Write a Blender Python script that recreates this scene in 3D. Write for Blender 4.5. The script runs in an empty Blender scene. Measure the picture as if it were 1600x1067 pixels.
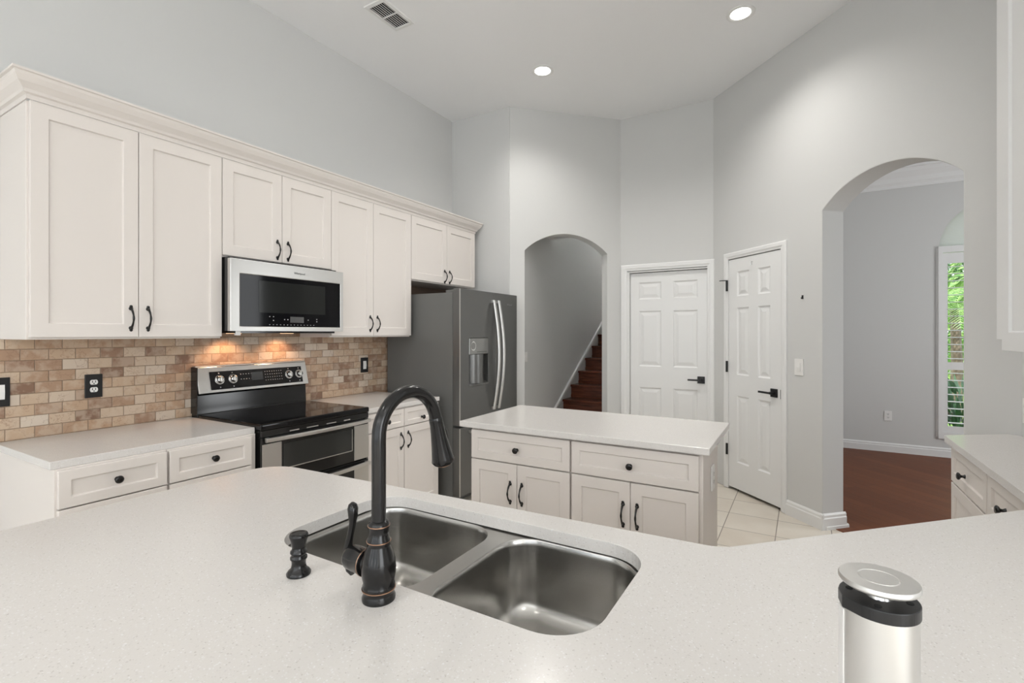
import bpy, bmesh, math, random
from mathutils import Vector, Matrix
PI = math.pi; R = math.radians
random.seed(7)
S = bpy.context.scene; COL = S.collection

# ------------------------------------------------------------------ camera, world, exposure
cam = bpy.data.cameras.new('camera'); camo = bpy.data.objects.new('camera', cam); COL.objects.link(camo)
camo.location = (0, 0, 1.41); camo.rotation_euler = (R(90), 0, R(30.6))
cam.sensor_width = 36; cam.lens = 771/1600*36; cam.shift_y = -12.5/1600; cam.clip_start = .02
S.camera = camo
S.view_settings.view_transform = 'Standard'; S.view_settings.look = 'None'
S.view_settings.exposure = 0.20; S.view_settings.gamma = 1; S.view_settings.use_curve_mapping = False
w = bpy.data.worlds.new('world'); S.world = w; w.use_nodes = True
bg = w.node_tree.nodes['Background']; bg.inputs[0].default_value = (.86, .93, 1, 1); bg.inputs[1].default_value = 1.6

def area(name, loc, rot, sx, sy, power, col=(1, 1, 1)):
    l = bpy.data.lights.new(name, 'AREA'); l.shape = 'RECTANGLE'; l.size = sx; l.size_y = sy
    l.energy = power; l.color = col
    o = bpy.data.objects.new(name, l); COL.objects.link(o); o.location = loc; o.rotation_euler = rot
    return o
# fill lamps added as daylight at unseen living room windows behind the camera
DAY = (.985, .995, 1.0)
for k, x in enumerate((-2.2, .3, 2.8)):
    area('daylight_fill', (x, -4.93, 1.75), (R(90), 0, PI), 1.9, 3.0, 62, DAY)
    area('ceiling_fill', (x, -4.85, .9), (R(128), 0, PI), 1.9, 1.2, 275, DAY)     # added unseen fill lamps, tilted up to brighten the ceiling
area('daylight_fill', (4.4, -1.8, 1.75), (R(90), 0, R(90)), 2.6, 3.0, 95, DAY)  # same added fill, at the unseen side window
area('daylight_fill', (3.9, 5.2, 1.7), (R(90), 0, R(90)), 1.6, 2.2, 46, DAY)      # fill added at an unseen dining room side window
area('daylight_fill', (-2.2, 8.85, 4.4), (R(60), 0, 0), 1.0, 1.0, 85, DAY)      # unseen light from upstairs, falling into the stairwell
sun = bpy.data.lights.new('sun', 'SUN'); sun.energy = 4; sun.angle = R(1); suno = bpy.data.objects.new('sun', sun)
COL.objects.link(suno); suno.rotation_euler = (R(34), 0, R(-18))

# ------------------------------------------------------------------ materials
def mat(name, col, rough=.5, metal=0.0, spec=.5, coat=0, emit=None, es=0, trans=0):
    m = bpy.data.materials.new(name); m.use_nodes = True
    b = m.node_tree.nodes['Principled BSDF']
    b.inputs['Base Color'].default_value = (*col, 1); b.inputs['Roughness'].default_value = rough
    b.inputs['Metallic'].default_value = metal; b.inputs['Specular IOR Level'].default_value = spec
    b.inputs['Coat Weight'].default_value = coat; b.inputs['Transmission Weight'].default_value = trans
    if emit: b.inputs['Emission Color'].default_value = (*emit, 1); b.inputs['Emission Strength'].default_value = es
    return m
class NT:
    def __init__(s, m): s.t = m.node_tree; s.b = s.t.nodes['Principled BSDF']
    def n(s, typ, **kw):
        n = s.t.nodes.new(typ)
        for k, v in kw.items(): setattr(n, k, v)
        return n
    def l(s, a, b): s.t.links.new(a, b)
    def math(s, op, a, b=None, c=None):
        n = s.n('ShaderNodeMath', operation=op)
        for i, v in enumerate((a, b, c)):
            if v is None: continue
            if isinstance(v, (int, float)): n.inputs[i].default_value = v
            else: s.l(v, n.inputs[i])
        return n.outputs[0]
    def ramp(s, fac, stops, interp='LINEAR'):
        n = s.n('ShaderNodeValToRGB'); cr = n.color_ramp; cr.interpolation = interp
        while len(cr.elements) < len(stops): cr.elements.new(.5)
        for e, (p, c) in zip(cr.elements, stops): e.position = p; e.color = (*c, 1)
        s.l(fac, n.inputs[0]); return n.outputs[0]
    def obj(s):
        return s.n('ShaderNodeTexCoord').outputs['Object']
    def noise(s, vec, scale, detail=3, rough=.5):
        n = s.n('ShaderNodeTexNoise'); n.inputs['Scale'].default_value = scale
        n.inputs['Detail'].default_value = detail; n.inputs['Roughness'].default_value = rough
        if vec is not None: s.l(vec, n.inputs['Vector'])
        return n.outputs['Fac']
    def mix(s, fac, a, b, blend='MIX'):
        n = s.n('ShaderNodeMix', data_type='RGBA', blend_type=blend)
        if isinstance(fac, (int, float)): n.inputs[0].default_value = fac
        else: s.l(fac, n.inputs[0])
        for i, v in ((6, a), (7, b)):
            if isinstance(v, tuple): n.inputs[i].default_value = (*v, 1)
            else: s.l(v, n.inputs[i])
        return n.outputs[2]
    def bump(s, h, strength=.2, dist=.002):
        n = s.n('ShaderNodeBump'); n.inputs['Strength'].default_value = strength; n.inputs['Distance'].default_value = dist
        s.l(h, n.inputs['Height']); s.l(n.outputs[0], s.b.inputs['Normal'])
    def col(s, c): s.l(c, s.b.inputs['Base Color'])

def wallmat(name, col, scale=90, strength=.12):
    m = mat(name, col, .75, spec=.25); t = NT(m)
    t.bump(t.noise(t.obj(), scale, 3), strength, .002); return m
M_WALL = wallmat('wall_paint', (.638, .638, .625))
M_CEIL = wallmat('ceiling_paint', (.90, .905, .91), 60, .25)
M_TRIM = mat('white_trim_paint', (.80, .80, .79), .35)
M_CAB = mat('cabinet_paint', (.725, .675, .632), .38)
M_GAPSHADE = mat('gap_shade_brown', (.13, .085, .06), .6)  # shade of the gap over the refrigerator, with its wood strip, as colour
M_BLACK = mat('oil_rubbed_bronze', (.006, .0055, .0055), .18, .0, spec=.45)
M_COPPER = mat('worn_copper_edge', (.50, .30, .20), .25, .9)
M_BLKPLATE = mat('black_plate', (.01, .01, .011), .35)
M_BLKGLASS = mat('black_glass', (.004, .004, .005), .05, 0, .32)
M_BLKGLOSS = mat('black_enamel', (.008, .008, .008), .12)
M_WHITEPL = mat('white_plastic', (.82, .81, .79), .3)
M_DARK = mat('dark_void', (.01, .01, .01), .9)
M_LENS = mat('lamp_lens', (1, 1, 1), .5, emit=(1, .96, .9), es=9)
M_GREY = mat('grey_glass', (.028, .029, .027), .06, 0, .4)
M_MARK = mat('printed_marks', (.5, .5, .5), .5)
M_LOGO = mat('logo_metal', (.35, .35, .35), .3, .8)
M_CHROME = mat('chrome', (.75, .75, .75), .12, 1)

def brushed(name, col, rough, vec_scale, metal=1.0, var=.12):
    m = mat(name, col, rough, metal); t = NT(m)
    mp = t.n('ShaderNodeMapping'); t.l(t.obj(), mp.inputs[0]); mp.inputs['Scale'].default_value = vec_scale
    f = t.noise(mp.outputs[0], 1, 2)
    r = t.math('ADD', t.math('MULTIPLY', f, var), rough-var/2); t.l(r, t.b.inputs['Roughness'])
    t.bump(f, .02, .0005); return m
M_STEEL = brushed('brushed_steel', (.62, .61, .59), .3, (3, 3, 500))
M_SINK = brushed('sink_steel', (.47, .46, .44), .24, (4, 4, 260), 1.0, .06)
M_SLATE = brushed('dark_stainless', (.16, .16, .155), .33, (3, 3, 400), .75)
M_SLATESIDE = mat('fridge_side_grey', (.135, .135, .128), .4)
M_ALU = brushed('satin_aluminium', (.70, .69, .67), .42, (200, 200, 3))

def quartz():
    m = mat('white_quartz', (.70, .68, .65), .2, spec=.45); t = NT(m); o = t.obj()
    v = t.n('ShaderNodeTexVoronoi'); v.inputs['Scale'].default_value = 420; t.l(o, v.inputs['Vector'])
    wn = t.n('ShaderNodeTexWhiteNoise'); wn.noise_dimensions = '3D'; t.l(v.outputs['Position'], wn.inputs['Vector'])
    base = t.ramp(wn.outputs['Value'], [(0, (.50, .47, .44)), (.02, (.60, .575, .55)), (.06, (.655, .63, .60)), (.95, (.668, .643, .615)), (.985, (.74, .73, .72))])
    big = t.noise(o, 5, 3)
    c = t.mix(t.math('MULTIPLY', big, .10), base, (.62, .57, .54)); t.col(c); return m
M_QUARTZ = quartz()

def backsplash():
    m = mat('travertine_tiles', (.5, .4, .3), .45); t = NT(m); o = t.obj()
    sx = t.n('ShaderNodeSeparateXYZ'); t.l(o, sx.inputs[0])
    v = t.math('DIVIDE', sx.outputs['Z'], .0534); row = t.math('FLOOR', v)
    u = t.math('ADD', t.math('DIVIDE', sx.outputs['Y'], .1035), t.math('MULTIPLY', t.math('MODULO', row, 2), .5))
    cu = t.math('FLOOR', u)
    cid = t.n('ShaderNodeCombineXYZ'); t.l(cu, cid.inputs[0]); t.l(row, cid.inputs[1])
    wn = t.n('ShaderNodeTexWhiteNoise'); wn.noise_dimensions = '2D'; t.l(cid.outputs[0], wn.inputs['Vector'])
    base = t.ramp(wn.outputs['Value'], [(0, (.22, .125, .08)), (.18, (.33, .205, .135)), (.42, (.45, .30, .195)), (.65, (.51, .37, .255)), (.84, (.56, .44, .33)), (1, (.62, .53, .44))])
    # veins, different in every tile
    sc = t.n('ShaderNodeVectorMath', operation='MULTIPLY_ADD'); t.l(cid.outputs[0], sc.inputs[0]); sc.inputs[1].default_value = (3.7, 5.3, 1); t.l(o, sc.inputs[2])
    n1 = t.noise(sc.outputs[0], 13, 6, .6); n2 = t.noise(sc.outputs[0], 14, 4, .6)
    c = t.mix(t.math('MULTIPLY', t.ramp(n1, [(.485, (0, 0, 0)), (.5, (1, 1, 1)), (.515, (0, 0, 0))]), .55), base, (.24, .13, .08))
    c = t.mix(t.math('MULTIPLY', t.ramp(n2, [(.42, (1, 1, 1)), (.56, (0, 0, 0))]), .45), c, (.60, .49, .38))
    fu = t.math('FRACT', u); fv = t.math('FRACT', v)
    du = t.math('MINIMUM', fu, t.math('SUBTRACT', 1, fu)); dv = t.math('MINIMUM', fv, t.math('SUBTRACT', 1, fv))
    d = t.math('MINIMUM', t.math('MULTIPLY', du, .1035), t.math('MULTIPLY', dv, .0534))
    g = t.math('LESS_THAN', d, .0014)
    c = t.mix(g, c, (.26, .18, .12)); t.col(c)
    t.bump(t.math('MINIMUM', d, .003), 1, .6)
    return m
M_SPLASH = backsplash()

def tilefloor():
    m = mat('cream_floor_tiles', (.6, .56, .5), .3); t = NT(m); o = t.obj()
    sx = t.n('ShaderNodeSeparateXYZ'); t.l(o, sx.inputs[0]); P = .3385
    u = t.math('DIVIDE', t.math('ADD', sx.outputs['X'], .169+10*P), P); v = t.math('DIVIDE', t.math('ADD', sx.outputs['Y'], -3.88+40*P), P)
    fu = t.math('FRACT', u); fv = t.math('FRACT', v)
    d = t.math('MINIMUM', t.math('MINIMUM', fu, t.math('SUBTRACT', 1, fu)), t.math('MINIMUM', fv, t.math('SUBTRACT', 1, fv)))
    g = t.math('LESS_THAN', d, .0085)
    cid = t.n('ShaderNodeCombineXYZ'); t.l(t.math('FLOOR', u), cid.inputs[0]); t.l(t.math('FLOOR', v), cid.inputs[1])
    wn = t.n('ShaderNodeTexWhiteNoise'); wn.noise_dimensions = '2D'; t.l(cid.outputs[0], wn.inputs['Vector'])
    base = t.ramp(t.math('ADD', t.math('MULTIPLY', t.noise(o, 5, 5, .6), .7), t.math('MULTIPLY', wn.outputs['Value'], .3)), [(.3, (.62, .555, .47)), (.7, (.70, .65, .57))])
    t.col(t.mix(g, base, (.20, .17, .14))); t.bump(t.math('MINIMUM', d, .02), .4, .05); return m
M_TILE = tilefloor()

def woodfloor():
    m = mat('red_brown_wood_floor', (.2, .08, .04), .42, spec=.1); t = NT(m)
    mp = t.n('ShaderNodeMapping'); t.l(t.obj(), mp.inputs[0]); mp.inputs['Rotation'].default_value = (0, 0, R(45))
    br = t.n('ShaderNodeTexBrick'); t.l(mp.outputs[0], br.inputs['Vector']); br.inputs['Scale'].default_value = 1
    br.inputs['Brick Width'].default_value = .9; br.inputs['Row Height'].default_value = .11; br.inputs['Mortar Size'].default_value = .0015
    br.inputs['Color1'].default_value = (.205, .068, .027, 1); br.inputs['Color2'].default_value = (.15, .047, .018, 1); br.inputs['Mortar'].default_value = (.05, .02, .012, 1)
    st = t.n('ShaderNodeMapping'); t.l(mp.outputs[0], st.inputs[0]); st.inputs['Scale'].default_value = (3, 40, 1)
    n = t.noise(st.outputs[0], 1.6, 5, .6)
    t.col(t.mix(t.math('MULTIPLY', n, .5), br.outputs['Color'], (.10, .035, .018)))
    t.bump(n, .25, .004); return m
M_WOODFL = woodfloor()

def stairwood():
    m = mat('cherry_stair_wood', (.12, .035, .018), .25); t = NT(m)
    st = t.n('ShaderNodeMapping'); t.l(t.obj(), st.inputs[0]); st.inputs['Scale'].default_value = (3, 30, 30)
    n = t.noise(st.outputs[0], 1.5, 5, .6)
    t.col(t.ramp(n, [(.3, (.06, .016, .009)), (.7, (.165, .05, .024))])); return m
M_STAIR = stairwood()

# ------------------------------------------------------------------ mesh helpers
def new(): return bmesh.new()
def box(bm, x0, x1, y0, y1, z0, z1):
    v = [bm.verts.new(p) for p in ((x0,y0,z0),(x1,y0,z0),(x1,y1,z0),(x0,y1,z0),(x0,y0,z1),(x1,y0,z1),(x1,y1,z1),(x0,y1,z1))]
    for f in ((3,2,1,0),(4,5,6,7),(0,1,5,4),(1,2,6,5),(2,3,7,6),(3,0,4,7)): bm.faces.new([v[i] for i in f])
    return v
def prism(bm, pts, f0, f1):
    """extrude a closed 2-D outline; f0/f1 map (a,b) to 3-D for the two ends"""
    a = [bm.verts.new(f0(*p)) for p in pts]; b = [bm.verts.new(f1(*p)) for p in pts]; n = len(pts)
    bm.faces.new(a[::-1]); bm.faces.new(b)
    for i in range(n): bm.faces.new((a[i], a[(i+1) % n], b[(i+1) % n], b[i]))
def loft(bm, loops, cap0=False, cap1=False, closed=True):
    vs = [[bm.verts.new(p) for p in l] for l in loops]
    for a, b in zip(vs, vs[1:]):
        n = len(a)
        for i in range(n if closed else n-1): bm.faces.new((a[i], a[(i+1) % n], b[(i+1) % n], b[i]))
    if cap0: bm.faces.new(vs[0][::-1])
    if cap1: bm.faces.new(vs[-1])
    return vs
def tube(bm, pts, rad, n=16, caps=True, flat=None):
    pts = [Vector(p) for p in pts]; m = len(pts)
    if not hasattr(rad, '__len__'): rad = [rad]*m
    T = [(pts[min(i+1, m-1)]-pts[max(i-1, 0)]).normalized() for i in range(m)]
    u = T[0].orthogonal().normalized(); loops = []
    for i in range(m):
        u = (u-T[i]*u.dot(T[i])).normalized(); v = T[i].cross(u)
        r = rad[i]; ru, rv = (r, r) if not hasattr(r, '__len__') else r
        loops.append([pts[i]+u*ru*math.cos(2*PI*k/n)+v*rv*math.sin(2*PI*k/n) for k in range(n)])
    loft(bm, loops, caps, caps)
def lathe(bm, prof, c=(0, 0, 0), axis='Z', n=32, cap=True):
    loops = []
    for r, h in prof:
        l = []
        for k in range(n):
            a = 2*PI*k/n; x, y = r*math.cos(a), r*math.sin(a)
            p = {'Z': (x, y, h), 'Y': (x, h, y), 'X': (h, x, y)}[axis]
            l.append((p[0]+c[0], p[1]+c[1], p[2]+c[2]))
        loops.append(l)
    loft(bm, loops, cap, cap)
def rrect(x0, x1, y0, y1, r, z, n=8):
    out = []
    for cx, cy, a0 in ((x1-r, y0+r, -90), (x1-r, y1-r, 0), (x0+r, y1-r, 90), (x0+r, y0+r, 180)):
        for k in range(n+1):
            a = R(a0+90*k/n); out.append((cx+r*math.cos(a), cy+r*math.sin(a), z))
    return out
def fill_holes(bm, outer, holes, z):
    es = []; loops = []
    for lp in [outer]+holes:
        vs = [bm.verts.new((p[0], p[1], z)) for p in lp]; loops.append(vs)
        for i in range(len(vs)): es.append(bm.edges.new((vs[i], vs[(i+1) % len(vs)])))
    bmesh.ops.triangle_fill(bm, edges=es, use_beauty=True)
    return loops
def slab_with_holes(bm, outer, holes, z0, z1):
    A = fill_holes(bm, outer, holes, z0); B = fill_holes(bm, outer, holes, z1)
    for a, b in zip(A, B):
        for i in range(len(a)): j = (i+1) % len(a); bm.faces.new((a[i], a[j], b[j], b[i]))
def obj(name, bm, m, parent=None, loc=None, rotz=0, bevel=0, smooth=None, seg=2):
    bmesh.ops.recalc_face_normals(bm, faces=bm.faces)
    me = bpy.data.meshes.new(name); bm.to_mesh(me); bm.free()
    me.materials.append(m)
    o = bpy.data.objects.new(name, me); COL.objects.link(o)
    if parent: o.parent = parent
    if loc: o.location = loc
    o.rotation_euler.z = rotz
    if smooth is not None:
        me.polygons.foreach_set('use_smooth', [True]*len(me.polygons))
        me.set_sharp_from_angle(angle=R(smooth))
    if bevel:
        b = o.modifiers.new('bevel', 'BEVEL'); b.width = bevel; b.segments = seg; b.limit_method = 'ANGLE'; b.angle_limit = R(35)
    return o
def tag(o, label, cat, group=None, kind=None):
    o['label'] = label; o['category'] = cat
    if group: o['group'] = group
    if kind: o['kind'] = kind
    return o
def thing(name, label, cat, loc=(0, 0, 0), rotz=0, group=None, kind=None):
    o = bpy.data.objects.new(name, None); COL.objects.link(o); o.location = loc; o.rotation_euler.z = rotz
    o.empty_display_size = .1
    return tag(o, label, cat, group, kind)
def struct(name, bm, m, label, cat, **kw):
    return tag(obj(name, bm, m, **kw), label, cat, kind='structure')
def text(s, size, m, parent, loc, rot, name='logo', ext=.0006):
    c = bpy.data.curves.new(name, 'FONT'); c.body = s; c.size = size; c.extrude = ext; c.align_x = 'CENTER'; c.align_y = 'CENTER'
    tmp = bpy.data.objects.new(name, c); COL.objects.link(tmp)
    dg = bpy.context.evaluated_depsgraph_get(); me = bpy.data.meshes.new_from_object(tmp.evaluated_get(dg))
    bpy.data.objects.remove(tmp); me.materials.clear(); me.materials.append(m)
    o = bpy.data.objects.new(name, me); COL.objects.link(o); o.parent = parent; o.location = loc; o.rotation_euler = rot
    return o

# ------------------------------------------------------------------ room shell
H = 3.655; ZT = 3.70
def arch(u0, u1, zs, rise, n=24):
    """points from (u0,0) up over the segmental arch and down to (u1,0)"""
    hw = (u1-u0)/2; c = (u0+u1)/2; rad = (hw*hw+rise*rise)/(2*rise); zc = zs+rise-rad
    a = math.asin(hw/rad); pts = [(u0, 0)]
    for k in range(n+1):
        t = -a+2*a*k/n; pts.append((c+rad*math.sin(t), zc+rad*math.cos(t)))
    pts.append((u1, 0)); return pts
def wall_pts(u0, u1, top, notches):
    pts = [(u0, 0)]
    for nt in notches: pts += nt
    pts += [(u1, 0), (u1, top), (u0, top)]; return pts
# left wall
bm = new(); box(bm, -3.335, -3.215, -5.1, 4.32, 0, ZT)
struct('wall_left', bm, M_WALL, 'grey painted wall above the long row of upper cabinets', 'wall')
bm = new(); box(bm, -3.335, -2.505, 4.185, 4.30, 0, ZT)
struct('wall_back', bm, M_WALL, 'narrow grey wall strip beside the refrigerator cabinet', 'wall')
# stair arch wall (45 degrees)
T_ST = .13
bm = new(); P = wall_pts(0, 1.2, ZT, [arch(.151, 1.047, 2.24, .185)])
prism(bm, P, lambda u, z: (u, 0, z), lambda u, z: (u, T_ST, z))
struct('wall_stair', bm, M_WALL, 'angled grey wall with the arched opening to the stairs', 'wall', loc=(-2.505, 4.195, 0), rotz=R(45))
# door wall
bm = new(); P = wall_pts(-1.75, -.70, ZT, [[(-1.592, 0), (-1.592, 2.055), (-.792, 2.055), (-.792, 0)]])
prism(bm, P, lambda u, z: (u, 5.045, z), lambda u, z: (u, 5.165, z)); box(bm, -1.65, -.74, 5.165, 5.185, 0, 2.1)
struct('wall_door', bm, M_WALL, 'grey wall around the wider white door between both angled walls', 'wall')
# wall with second door and dining arch
T_AR = .19
bm = new(); P = wall_pts(-.05, 2.42, ZT, [[(.235, 0), (.235, 2.085), (.865, 2.085), (.865, 0)], arch(1.233, 2.124, 2.292, .188)])
prism(bm, P, lambda u, z: (u, 0, z), lambda u, z: (u, T_AR, z)); box(bm, .20, .90, T_AR, T_AR+.03, 0, 2.12)
struct('wall_arch', bm, M_WALL, 'angled grey wall with the narrow door and the large arch to the dining room', 'wall', loc=(-.757, 5.057, 0), rotz=R(-45), bevel=.006, seg=3)
bm = new(); box(bm, .925, 1.045, 1.6, 3.46, 0, ZT); box(bm, 1.045, 4.6, 1.6, 1.72, 0, ZT)
struct('wall_right', bm, M_WALL, 'grey wall behind the tall white cabinet at the right edge', 'wall')
# living room behind the camera: back and side walls with window openings
bm = new(); box(bm, -3.335, 4.6, -5.1, -5.0, 0, .2); box(bm, -3.335, 4.6, -5.1, -5.0, 3.3, ZT)
for a, b in ((-3.335, -3.2), (-1.2, -.7), (1.3, 1.8), (3.8, 4.6)): box(bm, a, b, -5.1, -5.0, .2, 3.3)
struct('wall_living', bm, M_WALL, 'grey wall with three tall window openings behind the camera', 'wall')
bm = new(); box(bm, 4.5, 4.6, -5, -3.2, 0, ZT); box(bm, 4.5, 4.6, -.4, 1.72, 0, ZT); box(bm, 4.5, 4.6, -3.2, -.4, 0, .2); box(bm, 4.5, 4.6, -3.2, -.4, 3.3, ZT)
struct('wall_patio', bm, M_WALL, 'grey side wall with a wide window opening right of the camera', 'wall')
# ceiling
bm = new(); box(bm, -3.335, 4.6, -5.1, 5.25, H, H+.1)
struct('ceiling', bm, M_CEIL, 'high white kitchen ceiling', 'ceiling')
# floors
bm = new(); prism(bm, [(-3.3, -5.1), (4.6, -5.1), (4.6, -.16), (-.73, 5.17), (-.73, 5.6), (-3.3, 5.6)], lambda x, y: (x, y, -.05), lambda x, y: (x, y, 0))
struct('floor', bm, M_TILE, 'cream square ceramic tile kitchen floor', 'floor')
bm = new(); prism(bm, [(4.6, -.16), (4.6, 7.45), (-.6, 7.45), (-.73, 5.17)], lambda x, y: (x, y, -.05), lambda x, y: (x, y, .004))
struct('floor_dining', bm, M_WOODFL, 'reddish brown wood plank floor beyond the arch', 'floor')
# dining room
bm = new(); box(bm, .05, .19, 4.55, 7.45, 0, 3.45)
struct('wall_dining_left', bm, M_WALL, 'grey dining room wall hidden left of the arch', 'wall')
WX0, WX1, WZ0, WZ1 = 1.327, 2.40, .30, 2.37
bm = new(); wc = (WX0+WX1)/2; wr = (WX1-WX0)/2
box(bm, .05, WX0, 7.33, 7.45, 0, 3.45); box(bm, WX1, 4.1, 7.33, 7.45, 0, 3.45); box(bm, WX0, WX1, 7.33, 7.45, 0, WZ0)
P = [(WX0, 3.45), (WX0, WZ1)]+[(wc-wr*math.cos(PI*k/24), WZ1+wr*math.sin(PI*k/24)) for k in range(1, 24)]+[(WX1, WZ1), (WX1, 3.45)]
prism(bm, P, lambda u, z: (u, 7.33, z), lambda u, z: (u, 7.45, z))
struct('wall_dining', bm, M_WALL, 'grey far wall of the dining room seen through the large arch', 'wall')
bm = new(); box(bm, 4.0, 4.1, 1.72, 4.3, 0, 3.45); box(bm, 4.0, 4.1, 6.1, 7.45, 0, 3.45); box(bm, 4.0, 4.1, 4.3, 6.1, 0, .5); box(bm, 4.0, 4.1, 4.3, 6.1, 2.9, 3.45)
struct('wall_dining_right', bm, M_WALL, 'grey dining room side wall with a window opening outside the frame', 'wall')
bm = new(); prism(bm, [(1.05, 3.72), (1.05, 1.72), (4.1, 1.72), (4.1, 7.45), (.05, 7.45), (.05, 4.72)], lambda x, y: (x, y, 3.36), lambda x, y: (x, y, 3.46))
struct('ceiling_dining', bm, M_CEIL, 'white dining room ceiling seen through the top of the arch', 'ceiling')
bm = new(); prof = [(0, 3.12), (.015, 3.12), (.02, 3.155), (.045, 3.18), (.06, 3.23), (.11, 3.285), (.125, 3.32), (.15, 3.325), (.15, 3.36), (0, 3.36)]
prism(bm, prof, lambda a, z: (.19, 7.33-a, z), lambda a, z: (4.0, 7.33-a, z))
struct('trim_1', bm, M_TRIM, 'white crown moulding at the top of the dining room wall', 'moulding')
def bb_prof(h=.11, t=.016): return [(0, 0), (t, 0), (t, h-.035), (t*.75, h-.028), (t*.75, h-.012), (t*.3, h), (0, h)]
def baseboard(name, runs, label, h=.11):
    bm = new()
    for (x0, y0, x1, y1) in runs:
        d = Vector((x1-x0, y1-y0)).normalized(); nrm = Vector((d.y, -d.x))
        prism(bm, bb_prof(h), lambda a, z: (x0+nrm.x*a, y0+nrm.y*a, z), lambda a, z: (x1+nrm.x*a, y1+nrm.y*a, z))
    return struct(name, bm, M_TRIM, label, 'baseboard')
baseboard('baseboard_dining', [(.19, 7.33, 4.0, 7.33)], 'white baseboard along the far dining room wall')
q = .7071
ju = 1.233; jx, jy = -.757+ju*q, 5.057-ju*q
ex, ey = -.757+.902*q, 5.057-.902*q
baseboard('baseboard_arch', [(ex, ey, jx+.011, jy-.011), (jx-.0113, jy-.0113, jx+(T_AR+.012)*q, jy+(T_AR+.012)*q)], 'white baseboard between the narrow door and the arch jamb', .115)
bm = new(); bx = (jx+.205*q+.0, jy+.205*q)
prism(bm, [(0, 0), (.02, 0), (.02, .022), (.012, .03), (0, .03)], lambda a, z: (jx+.02*q+a*q, jy+.02*q-a*q, z), lambda a, z: (jx+.22*q+a*q, jy+.22*q-a*q, z))
struct('trim_2', bm, M_TRIM, 'white quarter round shoe at the foot of the arch jamb', 'moulding')
# stair hall
bm = new(); box(bm, -2.93, -2.81, 4.42, 9.0, 0, 5.6)
struct('wall_stair_left', bm, M_WALL, 'grey stairwell wall behind the small arch', 'wall')
bm = new(); box(bm, -1.70, -1.58, 5.19, 9.0, 0, 5.6)
struct('wall_stair_right', bm, M_WALL, 'grey stairwell wall hidden right of the steps', 'wall')
bm = new(); box(bm, -2.93, -1.58, 9.0, 9.1, 0, 5.6)
struct('wall_stair_end', bm, M_WALL, 'grey wall at the top end of the stairwell', 'wall')
bm = new(); prism(bm, [(-2.81, 4.30), (-2.55, 4.30), (-1.70, 5.17), (-1.70, 5.75), (-2.81, 5.75)], lambda x, y: (x, y, 2.62), lambda x, y: (x, y, 2.74))
box(bm, -2.93, -1.58, 5.25, 9.1, 5.6, 5.7); box(bm, -2.93, -1.58, 5.25, 5.75, 2.74, 5.6)
struct('ceiling_stair', bm, M_CEIL, 'low ceiling of the stair hall behind the small arch', 'ceiling')
# staircase
st = thing('staircase', 'dark cherry wood staircase rising beyond the small arch', 'staircase', (0, 0, 0))
RI, TR, Y0 = .1745, .264, 5.57
for k in range(12):
    y = Y0+TR*k; z = RI*(k+1)
    bm = new(); box(bm, -2.805, -1.705, y, y+.02, z-RI, z-.03); obj('riser', bm, M_STAIR, st)
    bm = new(); box(bm, -2.805, -1.705, y-.025, y+TR+.02, z-.03, z); obj('tread', bm, M_STAIR, st, bevel=.008)
sl = RI/TR
bm = new(); ya, yb = 5.2, 8.6
za = lambda y: RI+sl*(y-Y0)
prism(bm, [(ya, za(ya)+.055), (yb, za(yb)+.055), (yb, za(yb)+.10), (ya, za(ya)+.10)], lambda y, z: (-2.808, y, z), lambda y, z: (-2.78, y, z))
struct('trim_3', bm, M_TRIM, 'white sloping skirt rail along the stair wall', 'trim')
bm = new(); prism(bm, [(ya, 0.002), (ya+.3, 0.002), (yb, za(yb)-.15), (yb, za(yb)+.055), (ya, za(ya)+.055)], lambda y, z: (-2.809, y, z), lambda y, z: (-2.8, y, z))
struct('trim_4', bm, M_WALL, 'grey stringer board under the white skirt rail', 'trim')

# ------------------------------------------------------------------ doors
def panel_door(bm, w, h, th, xs, zs):
    X = [0]+xs+[w]; Z = [0]+zs+[h]
    for i in range(len(X)-1):
        for j in range(len(Z)-1):
            a, b, c, d = X[i], X[i+1], Z[j], Z[j+1]
            if i % 2 == 1 and j % 2 == 1:
                rings = []
                for ins, dep in ((0, 0), (.012, .009), (.022, .009), (.05, .002)):
                    rings.append([(a+ins, dep, c+ins), (b-ins, dep, c+ins), (b-ins, dep, d-ins), (a+ins, dep, d-ins)])
                loft(bm, rings, False, True)
            else:
                bm.faces.new([bm.verts.new(p) for p in ((a, 0, c), (b, 0, c), (b, 0, d), (a, 0, d))])
    loft(bm, [[(0, 0, 0), (w, 0, 0), (w, 0, h), (0, 0, h)], [(0, th, 0), (w, th, 0), (w, th, h), (0, th, h)]], False, True)
    bmesh.ops.remove_doubles(bm, verts=bm.verts, dist=.0002)
def casing(bm, a, b, top, cw, t=.018):
    """profiled casing around an opening a..b up to top, in local u,z with the wall face at y=0"""
    pr = [(0, 0), (0, -t*.6), (cw*.25, -t*.75), (cw*.4, -t), (cw*.85, -t), (cw, -t*.7), (cw, 0)]
    loops = []
    for (u, z, su, sz) in ((a, .004, -1, 0), (a, top, -1, 1), (b, top, 1, 1), (b, .004, 1, 0)):
        loops.append([(u+su*p, y, z+sz*p) for p, y in pr])
    loft(bm, loops, True, True)
def lever(parent, u, z, sgn, y=0):
    bm = new(); box(bm, u-.034, u+.034, y-.012, y, z-.034, z+.034); ls = obj('handle', bm, M_BLKPLATE, parent, bevel=.002)
    bm = new(); tube(bm, [(u, y-.012, z), (u, y-.05, z)], .011, 12); obj('spindle', bm, M_BLKPLATE, ls)
    bm = new(); box(bm, min(u-.012*sgn, u+sgn*.118), max(u-.012*sgn, u+sgn*.118), y-.06, y-.046, z-.008, z+.008); obj('lever', bm, M_BLKPLATE, ls, bevel=.003)
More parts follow.
